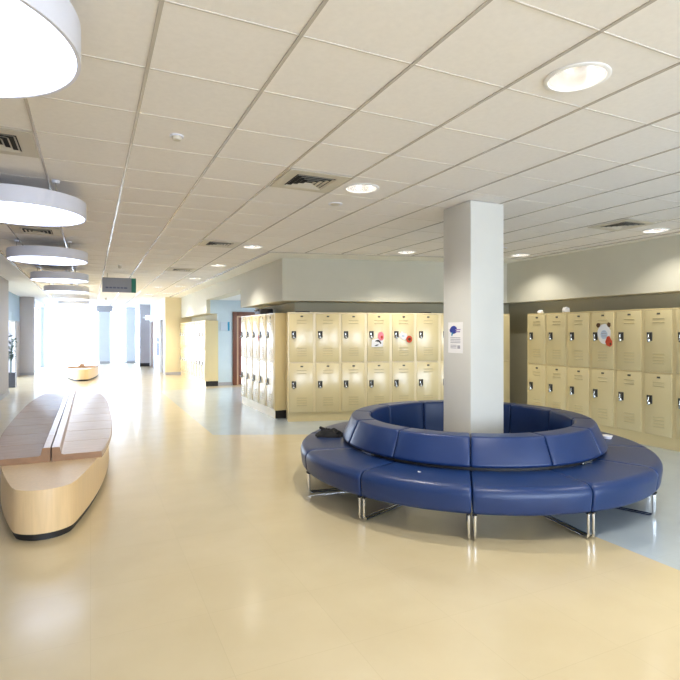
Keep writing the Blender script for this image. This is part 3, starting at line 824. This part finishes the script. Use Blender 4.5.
# ------------------------------------------------------------------ downlights
def make_down(label):
    t = thing('recessed_downlight', label, 'downlight')
    m = MB(); m.lathe([(HOLE - .006, .0), (HOLE + .018, -.002), (HOLE + .019, -.006), (HOLE + .012, -.010), (HOLE - .004, -.010), (HOLE - .006, 0)], M['paper'], 48); m.build('trim_ring', t)
    m = MB(); m.lathe([(HOLE - .004, 0), (HOLE - .004, .03), (.13, .09), (.10, .14), (.07, .16)], M['refl'], 48); m.build('reflector', t)
    m = MB(); m.lathe([(.105, .135), (.105, .142), (0.001, .142), (.001, .135)], M['downlamp'], 32); m.build('lamp', t)
    return t
down = None
for (kx, ky), (dx, dy, lab) in DL.items():
    c = ctr(kx, ky); loc = (c[0] + dx, c[1] + dy, CEIL)
    if down is None: down = make_down(lab); down.location = loc; down['group'] = 'recessed ceiling downlights'
    else: dup(down, loc, 0, lab, 'recessed ceiling downlights')

# ------------------------------------------------------------------ vents, detectors
def make_vent(label):
    t = thing('ceiling_vent', label, 'vent'); h = .285
    m = MB()
    for a, b_, c, d in ((-h, h, -h, -h + .1), (-h, h, h - .1, h), (-h, -h + .1, -h + .1, h - .1), (h - .1, h, -h + .1, h - .1)):
        m.box(a, b_, c, d, -.010, -.004, M['vent'], 0)
    m.build('frame', t)
    m = MB(); q = h - .1; m.box(-q, q, -q, q, -.005, -.003, M['ventdark']); m.build('backing', t)['label'] = 'dark plate painted as the shaded opening behind the louvres'
    for k in range(4):
        a = q - .006 - k * .044; b_ = a - .016
        m = MB()
        pts_o = [(-a, -a), (a, -a), (a, a), (-a, a)]; pts_i = [(-b_, -b_), (b_, -b_), (b_, b_), (-b_, b_)]
        for i in range(4):
            j = (i + 1) % 4
            m.face([(*pts_o[i], -.018), (*pts_o[j], -.018), (*pts_i[j], -.006), (*pts_i[i], -.006)], M['vent'])
        m.build('louvre', t)
    return t
VT = [((2, 2), 'large square four-way air vent left of the nearest corridor downlights'), ((-2, 2), 'square air vent at the left edge below the huge pendant lamp'),
      ((2, 8), 'square air vent near the bulkhead corner, second down the corridor'), ((9, 2), 'square air vent at the right above the right-hand lockers'),
      ((2, 14), 'small distant square air vent, third down the corridor'), ((-2, 8), 'square air vent just behind the second pendant lamp')]
vent = None
for (kx, ky), lab in VT:
    c = ctr(kx, ky)
    if kx == 9: c = (c[0] + .04, c[1] + .10)
    if vent is None: vent = make_vent(lab); vent.location = (*c, CEIL - .001); vent['group'] = 'square ceiling air vents'
    else: dup(vent, (*c, CEIL - .001), 0, lab, 'square ceiling air vents')
def detector(x, y, label, r=.06, h=.045, name='smoke_detector', cat='smoke detector'):
    t = thing(name, label, cat, (x, y, CEIL))
    m = MB(); m.lathe([(0, -.008), (r, -.008), (r, 0)], M['drum'], 28); m.build('base', t)
    m = MB(); m.lathe([(0, -h), (r * .55, -h), (r * .7, -h * .6), (r * .72, -.008)], M['vent'], 28); m.build('sensor', t)
detector(.545, 3.83, 'white ceiling smoke detector alone on the left tiles', .048, .03)
detector(2.36, 5.12, 'small flat disc detector beyond the downlight beside the vent', .075, .014)
detector(.54, 11.6, 'small sprinkler head near the hanging sign', .045, .07, 'sprinkler', 'sprinkler')
detector(.54, 22.6, 'distant small sprinkler head before the far windows', .045, .09, 'sprinkler', 'sprinkler')
detector(6.05, 6.62, 'small disc detector right of the column near the corner', .06, .014)

# ------------------------------------------------------------------ light
w = bpy.data.worlds.new('World'); sc.world = w; w.use_nodes = True
nt = w.node_tree; bg = nt.nodes['Background']
tcw = nt.nodes.new('ShaderNodeTexCoord'); sepw = nt.nodes.new('ShaderNodeSeparateXYZ'); nt.links.new(tcw.outputs['Generated'], sepw.inputs[0])
rw = nt.nodes.new('ShaderNodeValToRGB'); rw.color_ramp.elements[0].color = (.72, .83, 1, 1); rw.color_ramp.elements[1].color = (.64, .79, 1, 1)
nt.links.new(sepw.outputs[2], rw.inputs[0]); nt.links.new(rw.outputs[0], bg.inputs[0]); bg.inputs[1].default_value = 9.5

def portal(loc, rot, sx, sy):
    l = bpy.data.lights.new('window_portal', 'AREA'); l.shape = 'RECTANGLE'; l.size = sx; l.size_y = sy; l.cycles.is_portal = True
    o = bpy.data.objects.new('window_portal', l); o.location = loc; o.rotation_euler = rot; col.objects.link(o)
portal((.3, 30.7, 1.48), (R(-90), 0, 0), 4.6, 2.9)
portal((2.95, -6.12, 1.42), (R(90), 0, 0), 9.9, 2.35)
def spot(loc, e, size=105, color=(1, .965, .90), blend=.6, r=.015):
    l = bpy.data.lights.new('downlight_and_fill_beam', 'SPOT'); l.energy = e; l.spot_size = R(size); l.spot_blend = blend; l.color = color; l.shadow_soft_size = r
    o = bpy.data.objects.new('downlight_and_fill_beam', l); o.location = loc; col.objects.link(o)
for (kx, ky), (dx, dy, lab) in DL.items():
    c = ctr(kx, ky); spot((c[0] + dx, c[1] + dy, CEIL + .015), 36 if kx == 10 else (70 if (kx, ky) == (3, 8) else 92), size=128, blend=.7)
for x, y in ((4.86, 1.98), (2.4, -.5), (4.86, -.5), (6.7, 1.98), (2.4, -3), (4.86, -3), (6.7, -3)):   # unseen spots without fixtures, added to brighten the hall from beside and behind the viewer
    spot((x, y, CEIL - .03), 95, r=.25)
l = bpy.data.lights.new('alcove_fill', 'AREA'); l.energy = 60; l.size = .8; l.color = (.88, .95, 1)  # unseen area light, added to stand for daylight in the alcove
o = bpy.data.objects.new('alcove_fill', l); o.location = (5.2, 13.9, 2.58); col.objects.link(o)

# ------------------------------------------------------------------ camera
cd = bpy.data.cameras.new('camera'); co = bpy.data.objects.new('camera', cd); col.objects.link(co)
co.location = (0, 0, EYE); co.rotation_euler = (R(90), 0, -math.atan(249.5 / 529))
cd.sensor_width = 36; cd.lens = 529 / 680 * 36; cd.shift_y = -7 / 680; cd.clip_end = 200
sc.camera = co
sc.view_settings.view_transform = 'Standard'
sc.view_settings.exposure = .47
sc.cycles.max_bounces = 8
sc.cycles.diffuse_bounces = 5
sc.cycles.glossy_bounces = 4
sc.cycles.transparent_max_bounces = 8
sc.cycles.caustics_reflective = False; sc.cycles.caustics_refractive = False
sc.cycles.sample_clamp_indirect = 6
